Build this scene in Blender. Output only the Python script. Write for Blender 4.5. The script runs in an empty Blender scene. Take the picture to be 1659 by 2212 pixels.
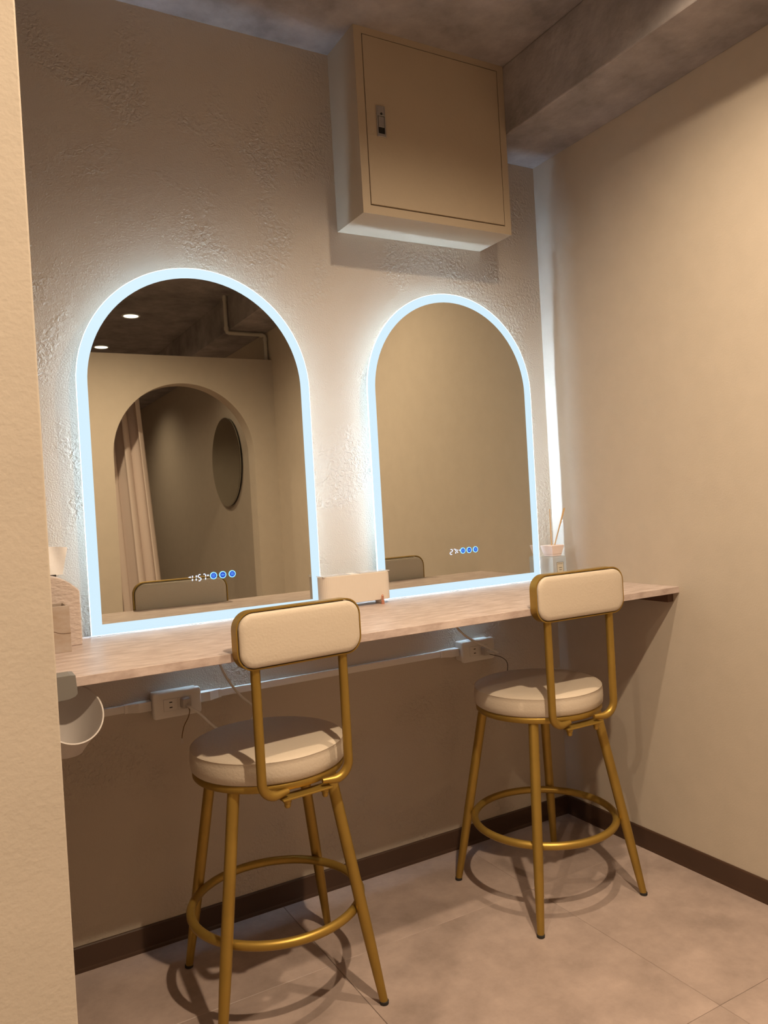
import bpy, bmesh, math, random
from mathutils import Vector, Matrix

sc = bpy.context.scene
COL = sc.collection
PI = math.pi
random.seed(4)

# ------------------------------------------------------------------ camera
YAW, PITCH, ROLL = 0.5140909755767858, -0.010859657782536032, -0.057183007576347394
cam_d = bpy.data.cameras.new('camera')
cam = bpy.data.objects.new('camera', cam_d)
COL.objects.link(cam)
_f = Vector((math.sin(YAW)*math.cos(PITCH), math.cos(YAW)*math.cos(PITCH), math.sin(PITCH)))
_r = Vector((math.cos(YAW), -math.sin(YAW), 0))
_u = _r.cross(_f)
_r2 = _r*math.cos(ROLL) + _u*math.sin(ROLL)
_u2 = _u*math.cos(ROLL) - _r*math.sin(ROLL)
cam.matrix_world = Matrix(((_r2.x, _u2.x, -_f.x, -1.75548), (_r2.y, _u2.y, -_f.y, -1.97151),
                           (_r2.z, _u2.z, -_f.z, 1.06845), (0, 0, 0, 1)))
cam_d.sensor_fit = 'HORIZONTAL'
cam_d.sensor_width = 36.0
cam_d.lens = 36.0*1669.43/1659.0
cam_d.clip_start = 0.02
sc.camera = cam

# ------------------------------------------------------------------ world, exposure, light levels
world = bpy.data.worlds.new('world')
sc.world = world
world.use_nodes = True
world.node_tree.nodes['Background'].inputs[0].default_value = (0.9, 0.75, 0.6, 1)
world.node_tree.nodes['Background'].inputs[1].default_value = 0.0
sc.view_settings.view_transform = 'Standard'
sc.view_settings.look = 'None'
sc.view_settings.gamma = 1.0
sc.view_settings.use_curve_mapping = False
sc.view_settings.exposure = 0.1
sc.cycles.max_bounces = 10
sc.cycles.diffuse_bounces = 6

WARM = (1.0, 0.785, 0.54)
# downlights and two added fills: x, y, watts, spot angle, tint
DOWNLIGHTS = [
    (-0.60, -0.95, 17.5, 147), (-1.08, -1.60, 42.0, 153), (-2.50, -2.00, 40.0, 140),  # third is an unseen fill added to brighten the left wall end
    (-0.67, -3.16, 8.0, 134), (-0.69, -4.13, 4.0, 120), (-0.69, -5.09, 13.0, 134)]  # last is an unseen fill added to lift the area past the archway
LED_STRENGTH = 125.0
LED_COLOR = (0.55, 0.775, 1.0)
FROST_STRENGTH = 0.98
FROST_COLOR = (0.61, 0.81, 0.93)

# ------------------------------------------------------------------ dimensions (metres)
ZC, ZB, BW = 2.352, 2.149, 0.2383        # ceiling, underside and width of the beam
ZT, TH, CD = 0.792, 0.0174, 0.5019       # counter top, thickness, depth
WX = -1.684                              # inner face of the left partition

# ------------------------------------------------------------------ materials
def new_mat(name):
    m = bpy.data.materials.new(name); m.use_nodes = True
    return m, m.node_tree, m.node_tree.nodes['Principled BSDF']

def mat(name, col, rough=0.5, metal=0.0, spec=0.5, var=0.0, var_scale=6.0, bump=0.0, bump_scale=80.0,
        bump_detail=3.0, stretch=(1, 1, 1), var_col=None, trans=0.0, ior=1.45, var_detail=5.0, coords='Object'):
    m, nt, b = new_mat(name)
    N, L = nt.nodes, nt.links
    b.inputs['Base Color'].default_value = (*col, 1)
    b.inputs['Roughness'].default_value = rough
    b.inputs['Metallic'].default_value = metal
    b.inputs['Specular IOR Level'].default_value = spec
    b.inputs['Transmission Weight'].default_value = trans
    b.inputs['IOR'].default_value = ior
    if var or bump:
        tc = N.new('ShaderNodeTexCoord'); mp = N.new('ShaderNodeMapping')
        mp.inputs['Scale'].default_value = stretch
        if coords == 'World':
            g = N.new('ShaderNodeNewGeometry'); L.new(g.outputs['Position'], mp.inputs['Vector'])
        else:
            L.new(tc.outputs[coords], mp.inputs['Vector'])
    if var:
        n = N.new('ShaderNodeTexNoise'); n.inputs['Scale'].default_value = var_scale
        n.inputs['Detail'].default_value = var_detail; n.inputs['Roughness'].default_value = 0.62
        r = N.new('ShaderNodeValToRGB')
        r.color_ramp.elements[0].position = 0.32; r.color_ramp.elements[1].position = 0.68
        vc = var_col or tuple(c*(1-var) for c in col)
        r.color_ramp.elements[0].color = (*vc, 1); r.color_ramp.elements[1].color = (*col, 1)
        L.new(mp.outputs[0], n.inputs['Vector']); L.new(n.outputs['Fac'], r.inputs['Fac'])
        L.new(r.outputs['Color'], b.inputs['Base Color'])
    if bump:
        n2 = N.new('ShaderNodeTexNoise'); n2.inputs['Scale'].default_value = bump_scale
        n2.inputs['Detail'].default_value = bump_detail
        bp = N.new('ShaderNodeBump'); bp.inputs['Strength'].default_value = 1.0
        bp.inputs['Distance'].default_value = bump
        L.new(mp.outputs[0], n2.inputs['Vector']); L.new(n2.outputs['Fac'], bp.inputs['Height'])
        L.new(bp.outputs['Normal'], b.inputs['Normal'])
    return m

def emit_mat(name, col, strength):
    m, nt, b = new_mat(name)
    b.inputs['Base Color'].default_value = (*[c*0.02 for c in col], 1)
    b.inputs['Emission Color'].default_value = (*col, 1)
    b.inputs['Emission Strength'].default_value = strength
    b.inputs['Roughness'].default_value = 0.4
    return m

def plaster_mat(name, col):
    """smooth painted plaster with rough trowelled patches standing proud"""
    m, nt, b = new_mat(name)
    N, L = nt.nodes, nt.links
    b.inputs['Roughness'].default_value = 0.62
    b.inputs['Specular IOR Level'].default_value = 0.35
    g = N.new('ShaderNodeNewGeometry')
    warp = N.new('ShaderNodeTexNoise'); warp.inputs['Scale'].default_value = 2.2; warp.inputs['Detail'].default_value = 4
    L.new(g.outputs['Position'], warp.inputs['Vector'])
    big = N.new('ShaderNodeTexNoise'); big.inputs['Scale'].default_value = 3.4; big.inputs['Detail'].default_value = 3.5
    big.inputs['Distortion'].default_value = 0.9
    L.new(g.outputs['Position'], big.inputs['Vector'])
    mask = N.new('ShaderNodeMapRange'); mask.inputs[1].default_value = 0.48; mask.inputs[2].default_value = 0.60
    L.new(big.outputs['Fac'], mask.inputs[0])
    fine = N.new('ShaderNodeTexNoise'); fine.inputs['Scale'].default_value = 105; fine.inputs['Detail'].default_value = 4
    fine.inputs['Distortion'].default_value = 0.6
    L.new(g.outputs['Position'], fine.inputs['Vector'])
    mul = N.new('ShaderNodeMath'); mul.operation = 'MULTIPLY'
    sub = N.new('ShaderNodeMath'); sub.operation = 'SUBTRACT'; sub.inputs[1].default_value = 0.40
    L.new(fine.outputs['Fac'], sub.inputs[0])
    L.new(mask.outputs[0], mul.inputs[0]); L.new(sub.outputs[0], mul.inputs[1])
    grain = N.new('ShaderNodeTexNoise'); grain.inputs['Scale'].default_value = 260; grain.inputs['Detail'].default_value = 2
    L.new(g.outputs['Position'], grain.inputs['Vector'])
    ga = N.new('ShaderNodeMath'); ga.operation = 'MULTIPLY_ADD'; ga.inputs[1].default_value = 0.16
    L.new(grain.outputs['Fac'], ga.inputs[0]); L.new(mul.outputs[0], ga.inputs[2])
    wa = N.new('ShaderNodeMath'); wa.operation = 'MULTIPLY_ADD'; wa.inputs[1].default_value = 0.35
    L.new(warp.outputs['Fac'], wa.inputs[0]); L.new(ga.outputs[0], wa.inputs[2])
    bp = N.new('ShaderNodeBump'); bp.inputs['Strength'].default_value = 1.0; bp.inputs['Distance'].default_value = 0.0056
    L.new(wa.outputs[0], bp.inputs['Height']); L.new(bp.outputs['Normal'], b.inputs['Normal'])
    r = N.new('ShaderNodeValToRGB')
    r.color_ramp.elements[0].color = (*[c*0.93 for c in col], 1); r.color_ramp.elements[1].color = (*col, 1)
    L.new(warp.outputs['Fac'], r.inputs['Fac']); L.new(r.outputs['Color'], b.inputs['Base Color'])
    return m

WALL = (0.49, 0.43, 0.36)
M = {}
M['plaster'] = plaster_mat('beige_plaster', WALL)
M['wallpaper'] = mat('beige_wallpaper', (0.48, 0.416, 0.35), 0.75, spec=0.25, var=0.05, var_scale=14, bump=0.00025, bump_scale=230, coords='World')
M['ceiling'] = mat('grey_brown_stucco', (0.36, 0.325, 0.325), 0.85, spec=0.2, var=0.42, var_scale=7.0, bump=0.004, bump_scale=32, bump_detail=6, coords='World')
M['baseboard'] = mat('dark_brown_vinyl', (0.060, 0.031, 0.019), 0.42, var=0.15, var_scale=5)
M['counter'] = mat('travertine_laminate', (0.57, 0.475, 0.445), 0.38, spec=0.4, var=0.2, var_scale=12, stretch=(1.4, 4.0, 3), var_col=(0.36, 0.275, 0.245), var_detail=9.0, bump=0.0003, bump_scale=60)
M['gold'] = mat('brushed_gold', (0.37, 0.235, 0.05), 0.42, metal=0.7, var=0.12, var_scale=14)
M['cream'] = mat('cream_leatherette', (0.52, 0.445, 0.365), 0.5, spec=0.4, bump=0.0006, bump_scale=190, bump_detail=4)
M['dark'] = mat('dark_void', (0.012, 0.01, 0.008), 0.7)
M['rubber'] = mat('black_rubber', (0.02, 0.018, 0.016), 0.6)
M['white'] = mat('white_plastic', (0.70, 0.67, 0.63), 0.4)
M['plug'] = mat('grey_plug_plastic', (0.48, 0.45, 0.42), 0.4)
M['steel'] = mat('brushed_steel', (0.52, 0.50, 0.48), 0.32, metal=0.9, var=0.1, var_scale=30, stretch=(1, 1, 8))
M['cabinet'] = mat('beige_painted_metal', (0.42, 0.345, 0.26), 0.55, spec=0.35, var=0.04, var_scale=7, bump=0.0004, bump_scale=90)
M['cup'] = mat('warm_grey_plastic', (0.43, 0.39, 0.37), 0.5)
M['grey'] = mat('grey_plastic', (0.16, 0.15, 0.14), 0.45)
M['ribbed'] = mat('cream_ribbed_plastic', (0.64, 0.575, 0.52), 0.45)
M['flap'] = mat('clear_white_plastic', (0.80, 0.80, 0.84), 0.15, trans=0.35)
M['rose'] = mat('rose_gold', (0.72, 0.36, 0.26), 0.28, metal=0.85)
M['pebbled'] = mat('pebbled_leather', (0.52, 0.435, 0.40), 0.5, bump=0.0022, bump_scale=150, bump_detail=1.0, stretch=(0.6, 1, 1.3))
M['marble'] = mat('beige_marble', (0.42, 0.355, 0.32), 0.35, var=0.32, var_scale=18, stretch=(1, 1, 2), var_col=(0.34, 0.255, 0.19))
M['tissue'] = mat('white_tissue', (0.80, 0.79, 0.81), 0.9, bump=0.001, bump_scale=40)
M['pinkcap'] = mat('pink_ceramic', (0.80, 0.69, 0.68), 0.5)
M['glass'] = mat('frosted_bottle_glass', (0.86, 0.88, 0.88), 0.28, trans=0.75, ior=1.3)
M['label'] = mat('paper_label', (0.55, 0.52, 0.44), 0.7)
M['ink'] = mat('dark_ink', (0.10, 0.09, 0.075), 0.7)
M['reed'] = mat('rattan', (0.66, 0.43, 0.20), 0.6, var=0.25, var_scale=60, stretch=(1, 1, .1))
M['curtain'] = mat('pinkish_beige_cloth', (0.62, 0.52, 0.475), 0.9, spec=0.1, bump=0.0004, bump_scale=300)
M['brownwire'] = mat('brown_wire', (0.16, 0.09, 0.03), 0.5)
M['blackwire'] = mat('dark_wire', (0.02, 0.014, 0.012), 0.5)
M['wood'] = mat('dark_cleat', (0.10, 0.05, 0.03), 0.6)
M['mirror'] = mat('mirror_silver', (0.66, 0.66, 0.60), 0.012, metal=1.0)
M['housing'] = mat('aluminium_housing', (0.6, 0.6, 0.6), 0.5)
M['frost'] = emit_mat('lit_frosted_glass', FROST_COLOR, FROST_STRENGTH)
M['edge'] = emit_mat('lit_glass_edge', (0.72, 0.90, 1.0), 3.0)
M['led'] = emit_mat('led_strip_light', LED_COLOR, LED_STRENGTH)
M['digit'] = emit_mat('clock_light', (0.72, 0.80, 1.0), 1.3)
M['ring'] = emit_mat('button_ring_light', (0.30, 0.72, 1.0), 1.2)
M['blue'] = emit_mat('button_blue_light', (0.006, 0.06, 0.55), 1.0)
M['icon'] = emit_mat('button_icon_light', (0.16, 0.45, 1.0), 1.0)
M['lamp'] = emit_mat('downlight_lens', (1.0, 0.93, 0.78), 4.0)
M['trim'] = mat('white_trim_ring', (0.6, 0.58, 0.55), 0.5)
M['conduit'] = mat('white_conduit', (0.50, 0.46, 0.40), 0.5)

def floor_mat():
    m, nt, b = new_mat('mottled_vinyl_tile')
    N, L = nt.nodes, nt.links
    b.inputs['Roughness'].default_value = 0.48; b.inputs['Specular IOR Level'].default_value = 0.4
    g = N.new('ShaderNodeNewGeometry'); oi = N.new('ShaderNodeObjectInfo')
    add = N.new('ShaderNodeVectorMath'); add.operation = 'MULTIPLY_ADD'
    cmb = N.new('ShaderNodeCombineXYZ')
    for i in range(3): L.new(oi.outputs['Random'], cmb.inputs[i])
    L.new(cmb.outputs[0], add.inputs[0]); add.inputs[1].default_value = (9, 17, 5)
    L.new(g.outputs['Position'], add.inputs[2])
    n = N.new('ShaderNodeTexNoise'); n.inputs['Scale'].default_value = 7.0; n.inputs['Detail'].default_value = 9
    n.inputs['Roughness'].default_value = 0.68
    L.new(add.outputs[0], n.inputs['Vector'])
    r = N.new('ShaderNodeValToRGB')
    r.color_ramp.elements[0].position = 0.33; r.color_ramp.elements[1].position = 0.68
    r.color_ramp.elements[0].color = (0.262, 0.202, 0.178, 1)
    r.color_ramp.elements[1].color = (0.405, 0.315, 0.28, 1)
    L.new(n.outputs['Fac'], r.inputs['Fac']); L.new(r.outputs['Color'], b.inputs['Base Color'])
    n2 = N.new('ShaderNodeTexNoise'); n2.inputs['Scale'].default_value = 120
    L.new(g.outputs['Position'], n2.inputs['Vector'])
    bp = N.new('ShaderNodeBump'); bp.inputs['Distance'].default_value = 0.0003
    L.new(n2.outputs['Fac'], bp.inputs['Height']); L.new(bp.outputs['Normal'], b.inputs['Normal'])
    return m
M['floor'] = floor_mat()

# ------------------------------------------------------------------ mesh helpers
def obj(name, bm, m, parent=None, smooth=False, loc=None, rotz=0.0, bevel=0.0, auto=40):
    me = bpy.data.meshes.new(name)
    bmesh.ops.recalc_face_normals(bm, faces=bm.faces)
    bm.to_mesh(me); bm.free()
    for x in (m if isinstance(m, (list, tuple)) else [m]): me.materials.append(x)
    if smooth:
        for p in me.polygons: p.use_smooth = True
        me.set_sharp_from_angle(angle=math.radians(auto))
    o = bpy.data.objects.new(name, me); COL.objects.link(o)
    if parent: o.parent = parent
    if loc: o.location = loc
    o.rotation_euler = (0, 0, rotz)
    if bevel:
        md = o.modifiers.new('bevel', 'BEVEL'); md.width = bevel; md.segments = 2; md.limit_method = 'ANGLE'
    return o

def tag(o, label=None, cat=None, group=None, kind=None):
    if label: o['label'] = label
    if cat: o['category'] = cat
    if group: o['group'] = group
    if kind: o['kind'] = kind
    return o

def thing(name, label, cat, loc=(0, 0, 0), rotz=0.0, group=None):
    o = bpy.data.objects.new(name, None); COL.objects.link(o)
    o.empty_display_size = 0.05
    o.location = loc; o.rotation_euler = (0, 0, rotz)
    return tag(o, label, cat, group)

def struct(name, bm, m, parent=None, **k):
    o = obj(name, bm, m, parent, **k); o['kind'] = 'structure'
    return o

def box(bm, x0, x1, y0, y1, z0, z1, mi=0):
    v = [bm.verts.new(p) for p in ((x0,y0,z0),(x1,y0,z0),(x1,y1,z0),(x0,y1,z0),(x0,y0,z1),(x1,y0,z1),(x1,y1,z1),(x0,y1,z1))]
    for f in ((0,3,2,1),(4,5,6,7),(0,1,5,4),(1,2,6,5),(2,3,7,6),(3,0,4,7)):
        bm.faces.new([v[i] for i in f]).material_index = mi
    return bm

def B(*a):
    bm = bmesh.new(); return box(bm, *a)

def loft(bm, rings, closed=True, cap=True, mi=0):
    """rings: lists of points with the same count"""
    R = [[bm.verts.new(p) for p in r] for r in rings]
    n = len(R[0])
    for a, b in zip(R[:-1], R[1:]):
        for i in range(n if closed else n-1):
            j = (i+1) % n
            bm.faces.new((a[i], a[j], b[j], b[i])).material_index = mi
    if cap:
        bm.faces.new(list(reversed(R[0]))).material_index = mi
        bm.faces.new(R[-1]).material_index = mi
    return R

def lathe(bm, prof, seg=48, cx=0, cy=0, cap=True, mi=0):
    return loft(bm, [[(cx+r*math.cos(2*PI*i/seg), cy+r*math.sin(2*PI*i/seg), z) for i in range(seg)] for r, z in prof], True, cap, mi)

def tube(bm, pts, rad, seg=14, closed=False, mi=0):
    pts = [Vector(p) for p in pts]; n = len(pts)
    rads = rad if isinstance(rad, (list, tuple)) else [rad]*n
    rings = []; ref = None
    for i, p in enumerate(pts):
        if closed: t = pts[(i+1) % n]-pts[i-1]
        else: t = pts[min(i+1, n-1)]-pts[max(i-1, 0)]
        t.normalize()
        if ref is None:
            ref = Vector((0, 0, 1)) if abs(t.z) < 0.9 else Vector((1, 0, 0))
        ref = (ref - t*ref.dot(t)).normalized()
        b = t.cross(ref)
        rings.append([p+(ref*math.cos(2*PI*k/seg)+b*math.sin(2*PI*k/seg))*rads[i] for k in range(seg)])
    if closed:
        R = [[bm.verts.new(q) for q in r] for r in rings]
        for i in range(n):
            a, b2 = R[i], R[(i+1) % n]
            for k in range(seg):
                bm.faces.new((a[k], a[(k+1) % seg], b2[(k+1) % seg], b2[k])).material_index = mi
    else:
        loft(bm, rings, True, True, mi)
    return bm

def bez(pts, n=10):
    """smooth curve through points (Catmull-Rom)"""
    P = [Vector(p) for p in pts]; P = [P[0]*2-P[1]]+P+[P[-1]*2-P[-2]]
    out = []
    for i in range(1, len(P)-2):
        for k in range(n):
            t = k/n
            out.append(0.5*((2*P[i])+(P[i+1]-P[i-1])*t+(2*P[i-1]-5*P[i]+4*P[i+1]-P[i+2])*t*t+(3*P[i]-P[i-1]-3*P[i+1]+P[i+2])*t**3))
    out.append(P[-2]); return out

def rrect(w, h, r, seg=8, inset=0.0):
    """rounded rectangle outline centred on 0 (2D)"""
    w, h, r = w/2-inset, h/2-inset, max(r-inset, 0.0005)
    out = []
    for cx, cy, a0 in ((w-r, h-r, 0), (-w+r, h-r, PI/2), (-w+r, -h+r, PI), (w-r, -h+r, 3*PI/2)):
        for k in range(seg+1):
            a = a0+PI/2*k/seg
            out.append((cx+r*math.cos(a), cy+r*math.sin(a)))
    return out

def strip(bm, o2, i2, y0, y1, mi=0):
    """ring between outlines o2 and i2 (x,z lists), solid from y0 to y1"""
    n = len(o2)
    V = [[bm.verts.new((p[0], y, p[1])) for p in pl] for pl, y in ((o2, y0), (i2, y0), (i2, y1), (o2, y1))]
    for i in range(n):
        j = (i+1) % n
        for a in range(4):
            b = (a+1) % 4
            bm.faces.new((V[a][i], V[a][j], V[b][j], V[b][i])).material_index = mi
    return V

def plate(bm, o2, y0, y1, mi=0):
    return loft(bm, [[(x, y0, z) for x, z in o2], [(x, y1, z) for x, z in o2]], True, True, mi)

# ================================================================== SETTING
f = bmesh.new(); box(f, -2.95, 0.05, -6.15, 0.05, -0.08, -0.004)
floor = struct('floor', f, M['dark'])
TX, TY, g = 0.596, 0.587, 0.00045
xs = [-0.43+TX*i for i in range(-5, 2)]; ys = [-0.322+TY*i for i in range(-11, 2)]
tile_cache = {}
for i in range(len(xs)-1):
    for j in range(len(ys)-1):
        x0, x1 = max(xs[i], -2.9), min(xs[i+1], 0.0)
        y0, y1 = max(ys[j], -6.1), min(ys[j+1], 0.0)
        if x1-x0 < .02 or y1-y0 < .02: continue
        key = (round(x1-x0, 4), round(y1-y0, 4))
        if key not in tile_cache:
            t = bmesh.new(); a, b = (x1-x0)/2-g, (y1-y0)/2-g; e = 0.0009
            loft(t, [[(-a,-b,-.004),(a,-b,-.004),(a,b,-.004),(-a,b,-.004)], [(-a,-b,-e),(a,-b,-e),(a,b,-e),(-a,b,-e)],
                     [(-a+e,-b+e,0),(a-e,-b+e,0),(a-e,b-e,0),(-a+e,b-e,0)]])
            o = obj('floor_tile', t, M['floor'], floor)
            tile_cache[key] = o
        else:
            o = tile_cache[key].copy(); COL.objects.link(o)
        o.location = ((x0+x1)/2, (y0+y1)/2, 0)

struct('wall_back', B(-2.95, 0.0, 0.0, 0.10, 0, ZC), M['plaster'])
struct('wall_right', B(0.0, 0.10, -6.15, 0.10, 0, ZC), M['wallpaper'])
struct('ceiling', B(-2.95, 0.05, -6.15, 0.05, ZC, ZC+0.08), M['ceiling'])
struct('trim_1', B(-BW, 0.0, -6.1, 0.0, ZB, ZC), M['ceiling'], bevel=0.004)['label'] = 'grey brown stucco ceiling beam along the right wall'
struct('wall_left', B(WX-0.12, WX, -1.28, 0.0, 0, ZC), M['wallpaper'], bevel=0.0015)
struct('wall_corridor', B(-2.95, -2.9, -6.1, 0.0, 0, ZC), M['wallpaper'])
struct('wall_far', B(-2.95, 0.0, -6.15, -6.1, 0, ZC), M['wallpaper'])
# baseboards with a thin lip at the foot
def baseboard(name, along, a0, a1):
    bm = bmesh.new()
    prof = [(0, 0), (0.0075, 0), (0.0068, 0.006), (0.0058, 0.010), (0.0058, 0.058), (0.004, 0.0611), (0, 0.0611)]
    if along == 'x': loft(bm, [[(a, -d, z) for d, z in prof] for a in (a0, a1)])
    else: loft(bm, [[(-d, a, z) for d, z in prof] for a in (a0, a1)])
    return struct(name, bm, M['baseboard'])
baseboard('baseboard_back', 'x', WX, 0.0)
baseboard('baseboard_right', 'y', -2.495, 0.0)

# partition behind the camera with its arched doorway
PY0, PY1, PZ, PXL = -2.60, -2.495, 1.972, -1.32
ACX, AR, ASP = -0.547, 0.402, 1.415
bm = bmesh.new()
inn, out = [], []
inn.append((ACX-AR, 0)); out.append((PXL, 0))
inn.append((ACX-AR, ASP)); out.append((PXL, ASP))
cl = math.atan2(PZ-ASP, PXL-ACX); cr = math.atan2(PZ-ASP, 0-ACX)
angs = sorted([PI*k/40 for k in range(1, 40)]+[cl, cr], reverse=True)
for a in angs:
    inn.append((ACX+AR*math.cos(a), ASP+AR*math.sin(a)))
    c, s = math.cos(a), math.sin(a)
    t = min([(PZ-ASP)/s] + ([(0-ACX)/c] if c > 1e-6 else []) + ([(PXL-ACX)/c] if c < -1e-6 else []))
    out.append((ACX+t*c, ASP+t*s))
inn += [(ACX+AR, ASP), (ACX+AR, 0)]; out += [(0, ASP), (0, 0)]
V = [[bm.verts.new((p[0], y, p[1])) for p in pl] for pl, y in ((out, PY1), (inn, PY1), (inn, PY0), (out, PY0))]
for i in range(len(inn)-1):
    for a in range(4):
        b = (a+1) % 4
        bm.faces.new((V[a][i], V[a][i+1], V[b][i+1], V[b][i]))
for i in (0, len(inn)-1): bm.faces.new([V[a][i] for a in range(4)])
struct('wall_front', bm, M['wallpaper'], smooth=True)

# ================================================================== DOWNLIGHTS AND ADDED FILLS
dl_where = ['over the right seat', 'over the middle of the room', 'unseen fill added at the left to brighten the wall end',
            'nearer one reflected in the left mirror', 'farther one reflected in the left mirror',
            'unseen fill added beyond the archway to brighten the area there']
for (x, y, watts, ang), wh in zip(DOWNLIGHTS, dl_where):
    t = thing('downlight', 'round warm recessed ceiling downlight, ' + wh, 'ceiling light', (x, y, ZC), group='ceiling downlights')
    a = bmesh.new(); lathe(a, [(0.046, -0.0005), (0.058, -0.0005), (0.058, -0.003), (0.052, -0.006), (0.046, -0.004), (0.046, -0.0005)], 40, cap=False)
    obj('trim_ring', a, M['trim'], t, smooth=True)
    a = bmesh.new(); lathe(a, [(0.045, -0.0005), (0.045, -0.003), (0.03, -0.0035)], 40)
    obj('lens', a, M['lamp'], t)
    ld = bpy.data.lights.new('downlight_lamp', 'SPOT'); ld.energy = watts*4; ld.color = WARM
    ld.spot_size = math.radians(ang); ld.spot_blend = 1.0; ld.shadow_soft_size = 0.022
    lo = bpy.data.objects.new('downlight_lamp', ld); COL.objects.link(lo)
    lo.parent = t; lo.location = (0, 0, -0.020)

# ================================================================== COUNTER
t = thing('counter', 'long beige travertine-look wall counter below the two lit mirrors', 'counter', ((WX)/2, -CD/2, ZT))
yb, yn = CD/2-0.010, CD/2-0.034
ol = [(WX/2, -CD/2), (-WX/2, -CD/2), (-WX/2, yb)]
for a, b in ((-0.33, -0.47), (-1.02, -1.24)): ol += [(a-WX/2, yb), (a-WX/2, yn), (b-WX/2, yn), (b-WX/2, yb)]
ol.append((WX/2, yb))
bm = bmesh.new(); loft(bm, [[(x, y, z) for x, y in ol] for z in (-TH, 0)])
obj('worktop', bm, M['counter'], t, bevel=0.0008)
bm = bmesh.new(); box(bm, -WX/2-0.022, -WX/2, -CD/2+0.022, CD/2-0.02, -TH-0.026, -TH)
tag(obj('support_cleat', bm, M['wood'], t), 'dark cleat under the right end')
obj('support_cleat', B(WX/2, WX/2+0.022, -CD/2+0.022, CD/2-0.02, -TH-0.026, -TH), M['wood'], t)

# ================================================================== ELECTRICAL CABINET
CX0, CX1, CY, CZ0 = -0.7419, -0.2392, -0.159, 1.8497
t = thing('electrical_cabinet', 'beige box cabinet with one flush door high on the back wall', 'cabinet', ((CX0+CX1)/2, 0, CZ0))
hw, H = (CX1-CX0)/2, ZC-CZ0
bm = bmesh.new(); box(bm, -hw, hw, CY+0.012, 0, 0, H)
obj('body', bm, M['cabinet'], t)
dx0, dx1, dz0, dz1 = -hw+0.0235, hw-0.0225, 0.0228, H-0.0185
bm = bmesh.new()
for b in ((-hw, dx0, 0, H), (dx1, hw, 0, H), (dx0, dx1, 0, dz0), (dx0, dx1, dz1, H)):
    box(bm, b[0], b[1], CY, CY+0.012, b[2], b[3])
bmesh.ops.remove_doubles(bm, verts=bm.verts, dist=1e-5)
obj('front_frame', bm, M['cabinet'], t)
bm = bmesh.new(); box(bm, dx0, dx1, CY+0.010, CY+0.0118, dz0, dz1); obj('door_gap', bm, M['dark'], t)
gp = 0.0022
door = obj('door', B(dx0+gp, dx1-gp, CY-0.0012, CY+0.010, dz0+gp*1.6, dz1-gp), M['cabinet'], t, bevel=0.0015)
# flush latch handle
hx0, hx1 = -0.6865+0.4905, -0.6595+0.4905
hz0, hz1 = 2.0615-CZ0, 2.1455-CZ0
bm = bmesh.new(); yf = CY-0.0012
for b in ((hx0, hx0+0.0035, hz0, hz1), (hx1-0.003, hx1, hz0, hz1), (hx0+0.0035, hx1-0.003, hz0, hz0+0.009), (hx0+0.0035, hx1-0.003, hz1-0.027, hz1)):
    box(bm, b[0], b[1], yf-0.0032, yf, b[2], b[3])
latch = obj('handle', bm, M['steel'], door, bevel=0.0007); latch['label'] = 'steel flush latch handle'
def under(name, bm, m, **k): return obj(name, bm, m, door, **k)
under('latch_recess', B(hx0+0.0035, hx1-0.003, yf-0.0006, yf, hz0+0.009, hz1-0.027), M['dark'])
under('latch_paddle', B(hx0+0.005, hx1-0.004, yf-0.0030, yf-0.0006, hz0+0.0265, hz1-0.0285), M['steel'], bevel=0.0005)
bm = bmesh.new(); mx = (hx0+hx1)/2+0.001
loft(bm, [[(mx+0.0032*math.cos(2*PI*i/16), y, hz1-0.0215+0.0032*math.sin(2*PI*i/16)) for i in range(16)] for y in (yf-0.0033, yf-0.0042)])
under('keyhole', bm, M['rubber'])

# ================================================================== LIT ARCH MIRRORS
MW, MTOP, MD = 0.597, 1.6894-ZT, 0.045
def arch(inset, zb=None, seg=48):
    """outline in x,z (base on 0), inset from the outer edge"""
    r = MW/2-inset; zb = 0.0 if zb is None else zb; zc = MTOP-MW/2
    pts = [(-r, zb), (r, zb)]
    pts += [(r, zb+(zc-zb)*k/4) for k in range(1, 4)]
    pts += [(r*math.cos(PI*k/seg), zc+r*math.sin(PI*k/seg)) for k in range(seg+1)]
    pts += [(-r, zb+(zc-zb)*k/4) for k in range(3, 0, -1)]
    return pts
SEGS = {'0': 'abcdef', '1': 'bc', '2': 'abged', '5': 'afgcd', '7': 'abc', 'c': 'ged'}
def digit(bm, ch, x, z, w, h, sl=0.08, th=0.0022):
    P = {'a': (0, h, w, h), 'b': (w, h, w, h/2), 'c': (w, h/2, w, 0), 'd': (0, 0, w, 0), 'e': (0, 0, 0, h/2), 'f': (0, h/2, 0, h), 'g': (0, h/2, w, h/2)}
    for s in SEGS[ch]:
        x0, z0, x1, z1 = P[s]
        if abs(z1-z0) < 1e-6: a, b, c, d = x0+th*.6, x1-th*.6, z0-th/2, z0+th/2
        else: a, b, c, d = x0-th/2, x0+th/2, min(z0, z1)+th*.6, max(z0, z1)-th*.6
        v = [(a+sl*c, c), (b+sl*c, c), (b+sl*d, d), (a+sl*d, d)]
        plate(bm, [(x+p, z+q) for p, q in v], -0.0006, 0.0)
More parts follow.
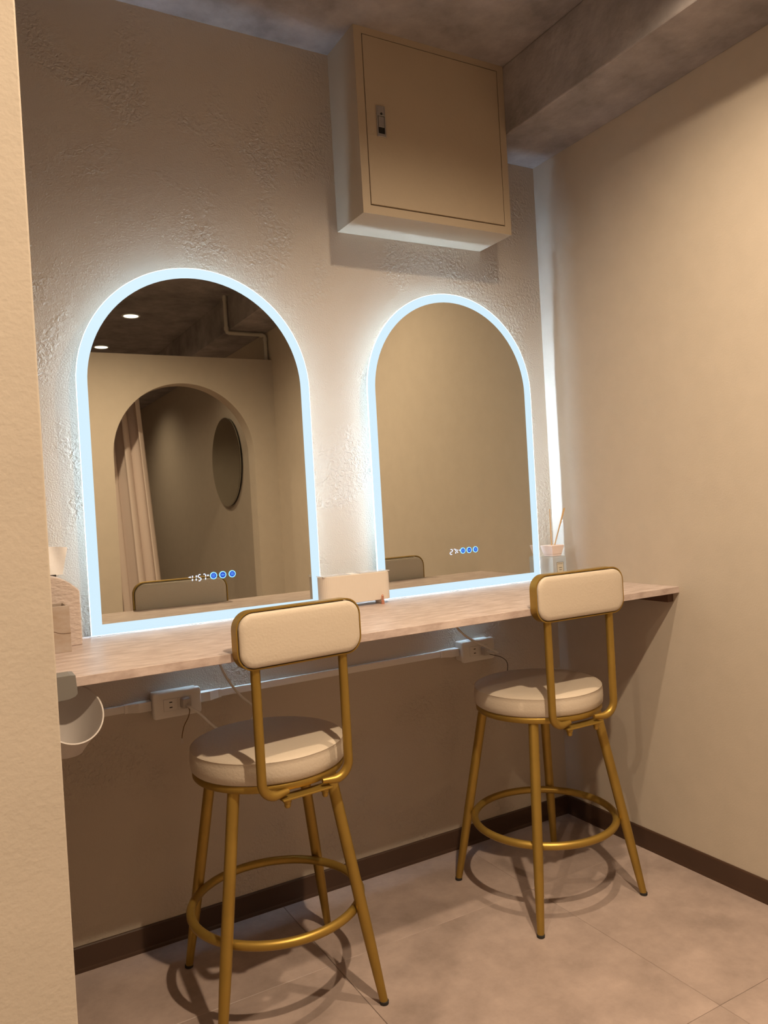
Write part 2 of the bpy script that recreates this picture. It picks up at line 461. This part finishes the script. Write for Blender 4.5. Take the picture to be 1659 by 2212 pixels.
def build_mirror(cx, label, kind):
    t = thing('lit_mirror', label, 'mirror', (cx, -MD, ZT), group='arched lit mirrors')
    Z0 = 0.003
    bm = bmesh.new(); plate(bm, arch(0.0255, Z0+0.0255), 0.0005, 0.005); obj('mirror_glass', bm, M['mirror'], t)
    bm = bmesh.new(); strip(bm, arch(0.0008, Z0+0.0008), arch(0.0255, Z0+0.0255), 0.0, 0.005)
    tag(obj('frosted_border', bm, M['frost'], t), 'glowing frosted border')
    bm = bmesh.new(); strip(bm, arch(0.0, Z0), arch(0.0008, Z0+0.0008), -0.0002, 0.005)
    obj('glass_edge', bm, M['edge'], t)
    bm = bmesh.new(); plate(bm, arch(0.1265, 0.1265), 0.005, MD); obj('back_housing', bm, M['housing'], t)
    bm = bmesh.new(); strip(bm, arch(0.1250, 0.1250), arch(0.1264, 0.1264), 0.0140, 0.0240)
    tag(obj('led_strip', bm, M['led'], t), 'cool white light strip behind the glass')
    # clock and touch buttons
    z = 0.9085-ZT
    bm = bmesh.new()
    if kind == 'clock':
        x = -0.0545
        plate(bm, [(x-0.0085, 0.912-ZT), (x-0.0015, 0.910-ZT), (x-0.0015, 0.914-ZT)], -0.0006, 0)
        for ch, dx in (('1', -0.005), ('1', 0.0045), ('5', 0.0165), ('7', 0.0285)):
            digit(bm, ch, x+dx, z-0.0075, 0.007, 0.0155)
        plate(bm, [(x+dx2, z2) for dx2, z2 in ((0.0407, 0.1188), (0.0443, 0.1188), (0.0443, 0.1222), (0.0407, 0.1222))], -0.0006, 0)
        bx = [0.0022, 0.0262, 0.0512]
        lab = 'blue white clock digits reading 11:57'
    else:
        x = -0.0475
        digit(bm, '2', x, z-0.0045, 0.008, 0.0150)
        digit(bm, '7', x+0.012, z-0.0045, 0.008, 0.0150)
        plate(bm, [(x+0.0228, 0.1248), (x+0.0243, 0.1248), (x+0.0243, 0.1262), (x+0.0228, 0.1262)], -0.0006, 0)
        digit(bm, 'c', x+0.0248, 0.1165, 0.0055, 0.0135)
        plate(bm, [(x+0.0338, 0.1212), (x+0.0368, 0.1212), (x+0.0368, 0.1240), (x+0.0338, 0.1240)], -0.0006, 0)
        bx = [-0.0006, 0.0226, 0.0464]
        lab = 'blue white digits reading 27 degrees C'
    tag(obj('display_digits', bm, M['digit'], t), lab)
    zb = 0.9105-ZT+(0.002 if kind != 'clock' else 0)
    circ = lambda r, n=32: [(r*math.cos(2*PI*i/n), r*math.sin(2*PI*i/n)) for i in range(n)]
    for k, x in enumerate(bx):
        bm = bmesh.new(); strip(bm, circ(0.0092), circ(0.0071), -0.0010, 0)
        rg = obj('touch_button', bm, M['ring'], t, loc=(x, 0, zb))
        bm = bmesh.new(); plate(bm, circ(0.0071), -0.0006, 0); obj('button_face', bm, M['blue'], rg)
        bm = bmesh.new()
        if k == 0:
            strip(bm, circ(0.0022, 16), circ(0.0014, 16), -0.0011, -0.0006)
            for q in range(8):
                a = q*PI/4; c, s = math.cos(a), math.sin(a); w = 0.0004
                plate(bm, [(0.0032*c-w*s, 0.0032*s+w*c), (0.0032*c+w*s, 0.0032*s-w*c), (0.0055*c+w*s, 0.0055*s-w*c), (0.0055*c-w*s, 0.0055*s+w*c)], -0.0011, -0.0006)
        elif k == 1:
            for sg in (-1, 1):
                o2 = [(sg*0.0005, 0.0026), (sg*0.0005, -0.0026), (sg*0.0050, 0.0)]
                c0 = (sg*0.0020, 0); i2 = [(c0[0]+(p[0]-c0[0])*.5, p[1]*.5) for p in o2]
                strip(bm, o2, i2, -0.0011, -0.0006)
        else:
            for q in (-0.0026, 0, 0.0026):
                pts = [Vector((q+0.0008*math.sin(s*1.7), -0.00085, -0.0038+s*0.00095)) for s in range(9)]
                tube(bm, pts, 0.00045, 6)
        obj('button_icon', bm, M['icon'], rg)
    return t
build_mirror(-1.1771, 'larger-looking left arched mirror with glowing frosted border, reflecting an archway and curtain', 'clock')
build_mirror(-0.4002, 'right arched mirror with glowing frosted border, reflecting only a plain beige wall', 'temp')

# ================================================================== BAR STOOLS
ZP0, ZP1 = 0.510, 0.5653
LEG_TOP = ZP0-0.016
def leg_bm():
    bm = bmesh.new()
    def at(z): return (0.2475+(0.1497-0.2475)*z/LEG_TOP, 0, z)
    zs = [0.006, 0.06, 0.12, 0.17, 0.21, 0.35, LEG_TOP]; rs = [0.0088, 0.0102, 0.0117, 0.0124, 0.0127, 0.0127, 0.0127]
    tube(bm, [at(z) for z in zs], rs, 18); return bm
def make_stool(x, y, rotz, leg_az, label):
    t = thing('bar_stool', label, 'stool', (x, y, 0), rotz, 'cream and gold bar stools')
    bm = bmesh.new()
    R0 = 0.1715
    prof = [(0.120, ZP0), (R0-0.005, ZP0), (R0-0.001, ZP0+0.004), (R0+0.0005, ZP0+0.018), (R0, ZP0+0.036), (R0-0.0022, ZP0+0.0445),
            (R0-0.0012, ZP0+0.0463), (R0-0.0032, ZP0+0.0482), (R0-0.012, ZP0+0.0523), (R0-0.035, ZP1), (0.08, ZP1+0.001), (0.02, ZP1+0.001)]
    lathe(bm, prof, 72); obj('seat', bm, M['cream'], t, smooth=True, auto=60)
    bm = bmesh.new()
    lathe(bm, [(0.130, ZP0-0.001), (0.1655, ZP0-0.001), (0.168, ZP0-0.004), (0.168, ZP0-0.013), (0.1655, ZP0-0.016), (0.150, ZP0-0.0165), (0.130, ZP0-0.012), (0.130, ZP0-0.001)], 72, cap=False)
    obj('seat_frame', bm, M['gold'], t, smooth=True)
    for k in range(4):
        az = leg_az+k*PI/2
        lg = obj('leg', leg_bm(), M['gold'], t, smooth=True, rotz=az)
        bm = bmesh.new(); lathe(bm, [(0.0085, 0), (0.0096, 0.001), (0.0098, 0.007), (0.0086, 0.0075)], 18, 0.2471, 0)
        obj('rubber_foot', bm, M['rubber'], lg)
        bm = bmesh.new(); tube(bm, [(0.190, 0, 0.1959), (0.2105, 0, 0.1959)], 0.0045, 10)
        obj('weld_pin', bm, M['steel'], lg, smooth=True)
    bm = bmesh.new()
    tube(bm, [(0.1885*math.cos(2*PI*i/72), 0.1885*math.sin(2*PI*i/72), 0.1959) for i in range(72)], 0.0098, 14, True)
    obj('foot_ring', bm, M['gold'], t, smooth=True)
    # backrest: gold band around a padded panel
    YB, W, Z0, Z1 = -0.193, 0.2791, 0.7587, 0.8707
    zc, h = (Z0+Z1)/2, Z1-Z0
    bm = bmesh.new()
    sh = lambda pts: [(a, zc+b) for a, b in pts]
    strip(bm, sh(rrect(W+0.006, h+0.006, 0.0365)), sh(rrect(W, h, 0.0335)), YB-0.0005, YB+0.0235)
    fr = obj('backrest_frame', bm, M['gold'], t, smooth=True)
    bm = bmesh.new(); rings = []
    for yy, ins in ((YB+0.000, 0.0022), (YB-0.0035, 0.0026), (YB-0.0062, 0.0055), (YB-0.0075, 0.014), (YB-0.008, 0.032)):
        rings.append([(a, yy, b) for a, b in sh(rrect(W, h, 0.0335, inset=ins))])
    back = [(YB+0.023, 0.0022), (YB+0.0265, 0.0026), (YB+0.0292, 0.0055), (YB+0.0305, 0.014), (YB+0.031, 0.032)]
    rings = [[(a, yy, b) for a, b in sh(rrect(W, h, 0.0335, inset=ins))] for yy, ins in reversed(back)]+rings
    loft(bm, rings); obj('backrest', bm, M['cream'], t, smooth=True, auto=60)
    for sg in (-1, 1):
        px, yb = sg*0.1010, -0.1795; zb, rb = 0.4945, 0.034
        pts = [(px, yb, Z0+0.001), (px, yb, 0.65), (px, yb, zb+rb+0.012)]
        for k in range(0, 9):
            a = PI/2*k/8
            pts.append((px-sg*rb*(1-math.cos(a)), yb+0.004*k/8, zb+rb-rb*math.sin(a)))
        pts.append((sg*0.040, yb+0.008, zb+0.002))
        rad = [0.0098]*(len(pts)-2)+[0.0086, 0.0050]
        bm = bmesh.new(); tube(bm, pts, rad, 16); obj('back_post', bm, M['gold'], t, smooth=True)
    bm = bmesh.new(); box(bm, -0.058, 0.058, -0.184, -0.150, 0.4805, 0.4842)
    br = obj('bracket_plate', bm, M['gold'], t, bevel=0.001)
    for sg in (-1, 1):
        bm = bmesh.new(); lathe(bm, [(0.0085, 0.4805), (0.0085, 0.4745), (0.0068, 0.4735), (0.0066, 0.4670), (0.0048, 0.4638), (0.001, 0.4628)], 14, sg*0.044, -0.173)
        obj('cap_nut', bm, M['gold'], br, smooth=True)
    return t
make_stool(-1.1576, -0.3223, 0.0856, -0.8749-0.0856, 'nearer round-seat bar stool, cream with gold legs, in front of the left mirror')
make_stool(-0.3867, -0.3384, -0.026, -0.7954+0.026, 'farther round-seat bar stool, cream with gold legs, by the room corner')

# ================================================================== OUTLETS, RACEWAY, CORDS
def outlet(cx, label):
    t = thing('outlet_box', label, 'outlet', (cx, 0, 0.6035), group='surface outlet boxes')
    o2 = rrect(0.118, 0.064, 0.007, 5)
    bm = bmesh.new()
    loft(bm, [[(a, y, b) for a, b in rrect(0.118, 0.064, 0.007, 5, inset=i)] for y, i in ((0, 0.003), (-0.031, 0.0015), (-0.032, 0))]); obj('back_box', bm, M['white'], t, smooth=True)
    bm = bmesh.new()
    loft(bm, [[(a, y, b) for a, b in rrect(0.120, 0.066, 0.0075, 5, inset=i)] for y, i in ((-0.032, 0), (-0.040, 0.0), (-0.0425, 0.0012), (-0.044, 0.004))]); obj('cover_plate', bm, M['white'], t, smooth=True)
    bm = bmesh.new(); box(bm, -0.0345, 0.0345, -0.0446, -0.044, -0.0155, 0.0145); fr = obj('socket_frame', bm, M['plug'], t)
    for x0, x1 in ((-0.0338, 0.0002), (0.0008, 0.0338)):
        s = obj('socket', B(x0, x1, -0.0454, -0.0445, -0.0148, 0.0138), M['white'], t)
        for zz in (-0.0068, 0.0058):
            obj('slot', B((x0+x1)/2-0.0037, (x0+x1)/2+0.0037, -0.0456, -0.0453, zz-0.0013, zz+0.0013), M['rubber'], s)
    return t
outlet(-1.2845, 'white double outlet box below the left mirror, left of the near stool')
outlet(-0.3610, 'white double outlet box below the right mirror, above the far stool seat')

def raceway(x0, x1, label):
    t = thing('cable_raceway', label, 'cable cover', ((x0+x1)/2, 0, 0.603), group='white cable raceways')
    h = (x1-x0)/2
    obj('channel', B(-h, h, -0.011, 0, -0.009, 0.009), M['white'], t, bevel=0.001)
    for sg in (-1, 1):
        if (sg < 0 and x0 < -1.5): continue
        bm = bmesh.new()
        a, b = sg*h, sg*(h-0.062)
        loft(bm, [[(a, 0, -.0115), (a, -.024, -.0115), (a, -.024, .0115), (a, 0, .0115)], [(a-sg*.030, 0, -.0115), (a-sg*.030, -.024, -.0115), (a-sg*.030, -.024, .0115), (a-sg*.030, 0, .0115)],
                  [(b+sg*.008, 0, -.0103), (b+sg*.008, -.0135, -.0103), (b+sg*.008, -.0135, .0103), (b+sg*.008, 0, .0103)], [(b, 0, -.0103), (b, -.0135, -.0103), (b, -.0135, .0103), (b, 0, .0103)]])
        obj('end_connector', bm, M['white'], t)
    return t
raceway(WX, -1.3435, 'short white cable raceway left of the left outlet box')
raceway(-1.2255, -0.4200, 'long white cable raceway between the two outlet boxes')

def plug(px, pz, cord, wire, wmat, label, fork=False):
    t = thing('power_cord', label, 'power cord', (px, -0.0456, pz), group='mirror power cords')
    P = Vector((px, -0.0456, pz)); L = lambda pts: [Vector(p)-P for p in pts]
    bm = bmesh.new(); o2 = rrect(0.024, 0.026, 0.005, 4)
    loft(bm, [[(a, y, b) for a, b in rrect(0.024, 0.026, 0.005, 4, inset=i)] for y, i in ((0, 0), (-0.014, 0.0004), (-0.018, 0.003))]); obj('plug', bm, M['plug'], t, smooth=True)
    bm = bmesh.new(); tube(bm, bez(L(cord)), 0.0033, 10); obj('cord', bm, M['white'], t, smooth=True)
    bm = bmesh.new(); tube(bm, bez(L(wire)), 0.0011, 8); w = obj('ground_wire', bm, wmat, t, smooth=True)
    if fork:
        e = L(wire)[-1]; bm = bmesh.new()
        box(bm, e.x-.0012, e.x+.0012, e.y-.0006, e.y+.0006, e.z-.006, e.z)
        for sg in (-1, 1): box(bm, e.x+sg*.002-.0008, e.x+sg*.002+.0008, e.y-.0006, e.y+.0006, e.z-.013, e.z-.005)
        obj('fork_terminal', bm, M['steel'], w)
plug(-1.2665, 0.604, [(-1.2665, -0.060, 0.602), (-1.261, -0.074, 0.595), (-1.240, -0.070, 0.577), (-1.205, -0.063, 0.538), (-1.165, -0.066, 0.505), (-1.120, -0.072, 0.520), (-1.098, -0.068, 0.562),
      (-1.128, -0.060, 0.599), (-1.158, -0.058, 0.645), (-1.176, -0.040, 0.700), (-1.180, -0.022, 0.755), (-1.180, -0.020, 0.800)],
     [(-1.2640, -0.062, 0.596), (-1.262, -0.068, 0.586), (-1.266, -0.066, 0.570), (-1.276, -0.062, 0.550), (-1.281, -0.060, 0.531), (-1.283, -0.060, 0.520)], M['brownwire'],
     'white cord plugged into the left outlet box, brown ground wire hanging', True)
plug(-0.3435, 0.600, [(-0.3435, -0.060, 0.600), (-0.338, -0.078, 0.598), (-0.336, -0.100, 0.600), (-0.350, -0.116, 0.606), (-0.400, -0.120, 0.634), (-0.462, -0.118, 0.671), (-0.475, -0.070, 0.715), (-0.455, -0.026, 0.755), (-0.450, -0.020, 0.800)],
     [(-0.339, -0.060, 0.590), (-0.327, -0.064, 0.587), (-0.289, -0.062, 0.573), (-0.268, -0.060, 0.553), (-0.268, -0.058, 0.520), (-0.275, -0.056, 0.470)], M['blackwire'],
     'white cord plugged into the right outlet box, dark ground wire')

# ================================================================== THINGS ON THE COUNTER
# ribbed box with translucent flap lid
t = thing('ribbed_box', 'low cream ribbed box with clear flap lid between the two mirrors', 'storage box', (-0.7905, -0.0715, ZT))
def stadium(w, d, n=40, rib=0.0):
    out = []; r = d/2
    def add(x, y, nx, ny, s):
        k = rib*(0.5+0.5*math.cos(s)); out.append((x-nx*k, y-ny*k))
    L = w-d; nst = 108
    for i in range(nst): add(-L/2+L*i/nst, -r, 0, -1, i*2*PI/3)
    for i in range(48):
        a = -PI/2+PI*i/48; add(L/2+r*math.cos(a), r*math.sin(a), math.cos(a), math.sin(a), i*2*PI/3)
    for i in range(nst): add(L/2-L*i/nst, r, 0, 1, i*2*PI/3)
    for i in range(48):
        a = PI/2+PI*i/48; add(-L/2+r*math.cos(a), r*math.sin(a), math.cos(a), math.sin(a), i*2*PI/3)
    return out
SW, SD = 0.214, 0.054
bm = bmesh.new()
o2 = stadium(SW, SD, rib=0.0006); o3 = stadium(SW-0.006, SD-0.006); o4 = stadium(SW-0.0065, SD-0.0065)
loft(bm, [[(a, b, .011) for a, b in o3], [(a, b, .012) for a, b in o2], [(a, b, .0875) for a, b in o2], [(a, b, .0885) for a, b in stadium(SW-.0025, SD-.0025)], [(a, b, .0885) for a, b in o3], [(a, b, .020) for a, b in o4]])
obj('body', bm, M['ribbed'], t, smooth=True, auto=35)
for x in (-0.075, 0.075):
    bm = bmesh.new(); lathe(bm, [(0.010, 0), (0.010, 0.0115)], 20, x, 0); obj('foot', bm, M['white'], t)
L = SW/2-SD/2
bm = bmesh.new(); box(bm, -L-0.022, -0.018, -0.0225, 0.0225, 0.0878, 0.0898); tag(obj('lid_flap', bm, M['flap'], t), 'clear lid flap')
bm = bmesh.new(); box(bm, 0.010, L+0.022, -0.0225, 0.0225, 0.0885, 0.0905); tag(obj('lid_flap', bm, M['flap'], t), 'clear lid flap')
bm = bmesh.new(); box(bm, -0.017, 0.009, -0.0232, 0.0232, 0.0862, 0.0890); obj('lid_bridge', bm, M['white'], t)

bm = bmesh.new(); lathe(bm, [(0.0001, 0), (0.0044, 0), (0.0046, 0.001), (0.0046, 0.008), (0.0040, 0.009), (0.0036, 0.010), (0.0034, 0.021), (0.0028, 0.0245), (0.0012, 0.0262), (0.0001, 0.0265)], 20)
t = thing('lipstick_case', 'tiny rose-gold bullet-shaped tube standing before the ribbed box', 'cosmetic', (-0.7225, -0.1075, ZT))
bm.free(); bm = bmesh.new(); lathe(bm, [(0.0001, 0), (0.0044, 0), (0.0046, 0.001), (0.0046, 0.009), (0.0036, 0.0098)], 20); obj('base', bm, M['rose'], t, smooth=True)
bm = bmesh.new(); lathe(bm, [(0.0036, 0.0098), (0.0034, 0.021), (0.0028, 0.0245), (0.0012, 0.0262), (0.0001, 0.0265)], 20); obj('cap', bm, M['rose'], t, smooth=True)

# reed diffuser
DX, DY = -0.069, -0.071
t = thing('reed_diffuser', 'small frosted cube-like diffuser bottle with faceted pink cap, right of the right mirror', 'diffuser', (DX, DY, ZT), 0.05)
hw = 0.0288
bm = bmesh.new(); loft(bm, [[(s*hw*k, q*hw*k, z) for s, q in ((-1,-1),(1,-1),(1,1),(-1,1))] for k, z in ((.94, 0), (1, .003), (1, .072), (.93, .0765), (.5, .0775))])
obj('bottle', bm, M['glass'], t)
bm = bmesh.new(); loft(bm, [[(s*hw*k, q*hw*k, z) for s, q in ((-1,-1),(1,-1),(1,1),(-1,1))] for k, z in ((.66, .0778), (.68, .084), (.72, .0842), (.92, .1115), (.90, .1125), (.3, .1125), (.28, .100))])
obj('cap', bm, M['pinkcap'], t, bevel=0.0006)
bm = bmesh.new(); box(bm, -0.0135, 0.0155, -hw-0.0009, -hw-0.0002, 0.022, 0.0585); lb = obj('label_plate', bm, M['label'], t)
bm = bmesh.new()
for b in ((-.0135, .0155, .0575, .0585), (-.0135, .0155, .022, .023), (-.0135, -.0125, .022, .0585), (.0145, .0155, .022, .0585)):
    box(bm, b[0], b[1], -hw-.0012, -hw-.0008, b[2], b[3])
obj('label_border', bm, M['ink'], lb)
bm = bmesh.new()
for x0, x1, z, hh in ((-.0095, .0115, .0525, .0016), (-.0050, .0080, .0400, .0020), (-.0040, .0070, .0335, .0020)):
    n = 9
    for i in range(n):
        a = x0+(x1-x0)*i/n; box(bm, a, a+(x1-x0)/n*.72, -hw-.0012, -hw-.0008, z, z+hh*(0.8+0.2*((i*7) % 3)/2))
obj('label_text', bm, M['ink'], lb)
for (dx, dy, tx, ty, tz), lab in zip([(-0.0035, -0.001, -0.0040, -0.0015, 1.021), (0.0045, -0.002, 0.0450, -0.0135, 1.0205), (0.0055, 0.001, 0.0475, -0.0160, 1.0215)],
        ('thin upright rattan reed in the diffuser', 'thin rattan reed leaning right in the diffuser, front one of two', 'thin rattan reed leaning right against the wall side, rear of two')):
    bm = bmesh.new(); p0 = Vector((dx, dy, 0.1005)); p1 = Vector((tx, ty, tz-ZT))
    tube(bm, [p0, p0.lerp(p1, .5), p1], 0.0016, 8)
    tag(obj('diffuser_reed', bm, M['reed'], smooth=True, loc=(DX, DY, ZT)), lab, 'reed', 'diffuser reeds')

# tissue box
t = thing('tissue_box', 'arched pebbled beige leather tissue box at the left end of the counter', 'tissue box', (-1.5715, -0.072, ZT))
w, d = 0.0645, 0.057
prof = [(-w, 0), (w, 0)]+[(w*(1-2*k/24), 0.158-8.75*(w*(1-2*k/24))**2) for k in range(25)]
bm = bmesh.new(); plate(bm, prof, -d, d); obj('cover', bm, M['pebbled'], t, bevel=0.0022)
bm = bmesh.new(); box(bm, -0.024, 0.024, -0.004, 0.004, 0.1505, 0.1577); obj('slot', bm, M['dark'], t)
bm = bmesh.new(); rings = []
for s in (0, 1):
    row = []
    for i in range(14):
        for_x = -0.044+0.086*i/13
        row.append((for_x, s))
for k in range(9):
    v = k/8; z = 0.156+0.066*v
    outl = []
    for i in range(15):
        u = i/14; x = 0.010+(-0.036+0.066*u)*(1+0.22*v)+0.006*v
        outl.append((x, 0.004*math.sin(u*9+v*3)*(.4+v), z-0.010*v*v*abs(u-.6)))
    rings.append(outl+[(x, y+0.0012, zz) for x, y, zz in reversed(outl)])
loft(bm, rings)
tag(obj('tissue_sheet', bm, M['tissue'], smooth=True, loc=(-1.5715, -0.060, ZT)), 'white tissue sheet sticking up out of the leather tissue box', 'tissue')

# square marble pen holder
t = thing('pen_holder', 'square beige marble cup in front of the tissue box', 'container', (-1.578, -0.169, ZT))
bm = bmesh.new(); a, b = 0.038, 0.032
sq = lambda k, z: [(s*k, q*k, z) for s, q in ((-1,-1),(1,-1),(1,1),(-1,1))]
loft(bm, [sq(a, 0), sq(a, .0985), sq(b, .0985), sq(b, .008)]); obj('cup', bm, M['marble'], t, bevel=0.0006)
bm = bmesh.new()
tube(bm, bez([(-0.0385, -0.0381, 0.056), (-0.015, -0.0381, 0.048), (0.004, -0.0381, 0.046), (0.020, -0.0381, 0.0405), (0.0384, -0.0381, 0.040)], 6), [0.0005]*25, 6)
tag(obj('vein', bm, M['wood'], t), 'dark vein across the stone')

# clip-on cup holder at the left end
t = thing('clip_on_holder', 'white tilted cup hanging from a grey clamp on the counter left end', 'holder', (-1.598, -0.502, ZT))
bm = bmesh.new()
prof = [(-0.060, -0.030), (-0.060, 0.0115), (0.012, 0.0125), (0.0195, 0.0115), (0.0205, 0.010), (0.0225, -0.0215), (0.018, -0.0265), (0.008, -0.0295), (-0.020, -0.031)]
loft(bm, [[(x, -0.040, z) for x, z in prof], [(x, 0.0, z) for x, z in prof]])
cl = obj('clamp', bm, M['grey'], t, bevel=0.001); cl['label'] = 'grey plastic clamp'
bm = bmesh.new(); box(bm, -0.060, 0.008, -0.002, 0.030, 0.0008, 0.006); obj('clamp_jaw', bm, M['grey'], cl)
bm = bmesh.new()
C = Vector((0.016, -0.0038, -0.061)); base = Vector((0.004, 0.018, -0.137))
def cup_ring(c, rx, ry, tilt, n=56):
    return [c+Vector((rx*math.cos(2*PI*i/n), ry*math.sin(2*PI*i/n)*math.cos(tilt), ry*math.sin(2*PI*i/n)*math.sin(tilt))) for i in range(n)]
def cup_at(v, k=1.0):
    q = (1-0.42*v**1.8)
    return cup_ring(C.lerp(base, v), (0.052+(0.036-0.052)*v)*q**.5*k, (0.073+(0.040-0.073)*v)*q**.5*k, 0.60*(1-v))
outer = [cup_at(v) for v in (0, .04, .2, .4, .6, .8, .93, 1.0)]
inner = [cup_at(v, .955) for v in (.95, .8, .6, .4, .2, .05, .005)]
loft(bm, inner+outer)
obj('cup', bm, M['cup'], t, smooth=True, auto=50)
bm = bmesh.new(); tube(bm, [(-0.030, -0.020, -0.028), (-0.034, 0.004, -0.036), (-0.036, 0.010, -0.060)], 0.005, 10); obj('arm', bm, M['grey'], t, smooth=True)

# ================================================================== SEEN ONLY IN THE LEFT MIRROR
# curtain behind the archway
t = thing('curtain', 'pinkish beige pleated curtain behind the archway, seen in the left mirror', 'curtain', (-0.80, -2.74, 0.0))
bm = bmesh.new(); rings = []
n = 90
for k in range(15):
    v = k/14; z = 0.03+1.90*v
    row = []
    for i in range(n+1):
        u = i/n; x = -0.42+u*(0.575-0.115*v)
        ph = u*7.6*2*PI*0.72
        row.append((x+0.010*math.sin(ph*2+1), 0.036*math.sin(ph)+0.006*math.sin(ph*2.3+v), z))
    rings.append(row+[(x, y-0.0025, zz) for x, y, zz in reversed(row)])
loft(bm, rings); obj('cloth', bm, M['curtain'], t, smooth=True, auto=80)
bm = bmesh.new(); tube(bm, [(-0.50, 0, 1.945), (0.780, 0, 1.945)], 0.010, 12); rd = obj('rod', bm, M['conduit'], t, smooth=True)
for x in (-0.45, 0.74):
    bm = bmesh.new(); box(bm, x-0.008, x+0.008, -0.004, 0.14, 1.940, 1.950); obj('rod_bracket', bm, M['conduit'], rd)
# round wall mirror
t = thing('round_mirror', 'round frameless mirror on the wall beyond the archway, seen in the left mirror', 'mirror', (0, -3.43, 1.424))
bm = bmesh.new()
ringy = lambda r, x: [(x, r*math.cos(2*PI*i/64), r*math.sin(2*PI*i/64)) for i in range(64)]
loft(bm, [ringy(.31, 0), ringy(.31, -.014)]); obj('backing', bm, M['rubber'], t)
bm = bmesh.new(); loft(bm, [ringy(.314, -.014), ringy(.314, -.018), ringy(.309, -.0195)]); obj('glass', bm, M['mirror'], t)
# conduit pipe
t = thing('conduit_pipe', 'thin white conduit bent around the ceiling beam, seen in the left mirror', 'pipe', (-0.255, -2.545, ZC))
bm = bmesh.new()
pts = [(0, 0, 0), (0, 0, -0.16), (0, 0, -0.205), (0.004, 0, -0.216), (0.015, 0, -0.2195), (0.10, 0, -0.2195), (0.225, 0, -0.2195), (0.237, 0, -0.224), (0.240, 0, -0.236), (0.240, 0, -0.379)]
tube(bm, pts, 0.0115, 12); pp = obj('pipe', bm, M['conduit'], t, smooth=True)
for p, q in (((0, 0, -.005), (0, 0, -.03)), ((0, 0, -.185), (0, 0, -.205)), ((.205, 0, -.2195), (.225, 0, -.2195)), ((.240, 0, -.236), (.240, 0, -.256))):
    bm = bmesh.new(); tube(bm, [p, q], 0.0145, 12); obj('coupling', bm, M['conduit'], t, smooth=True)
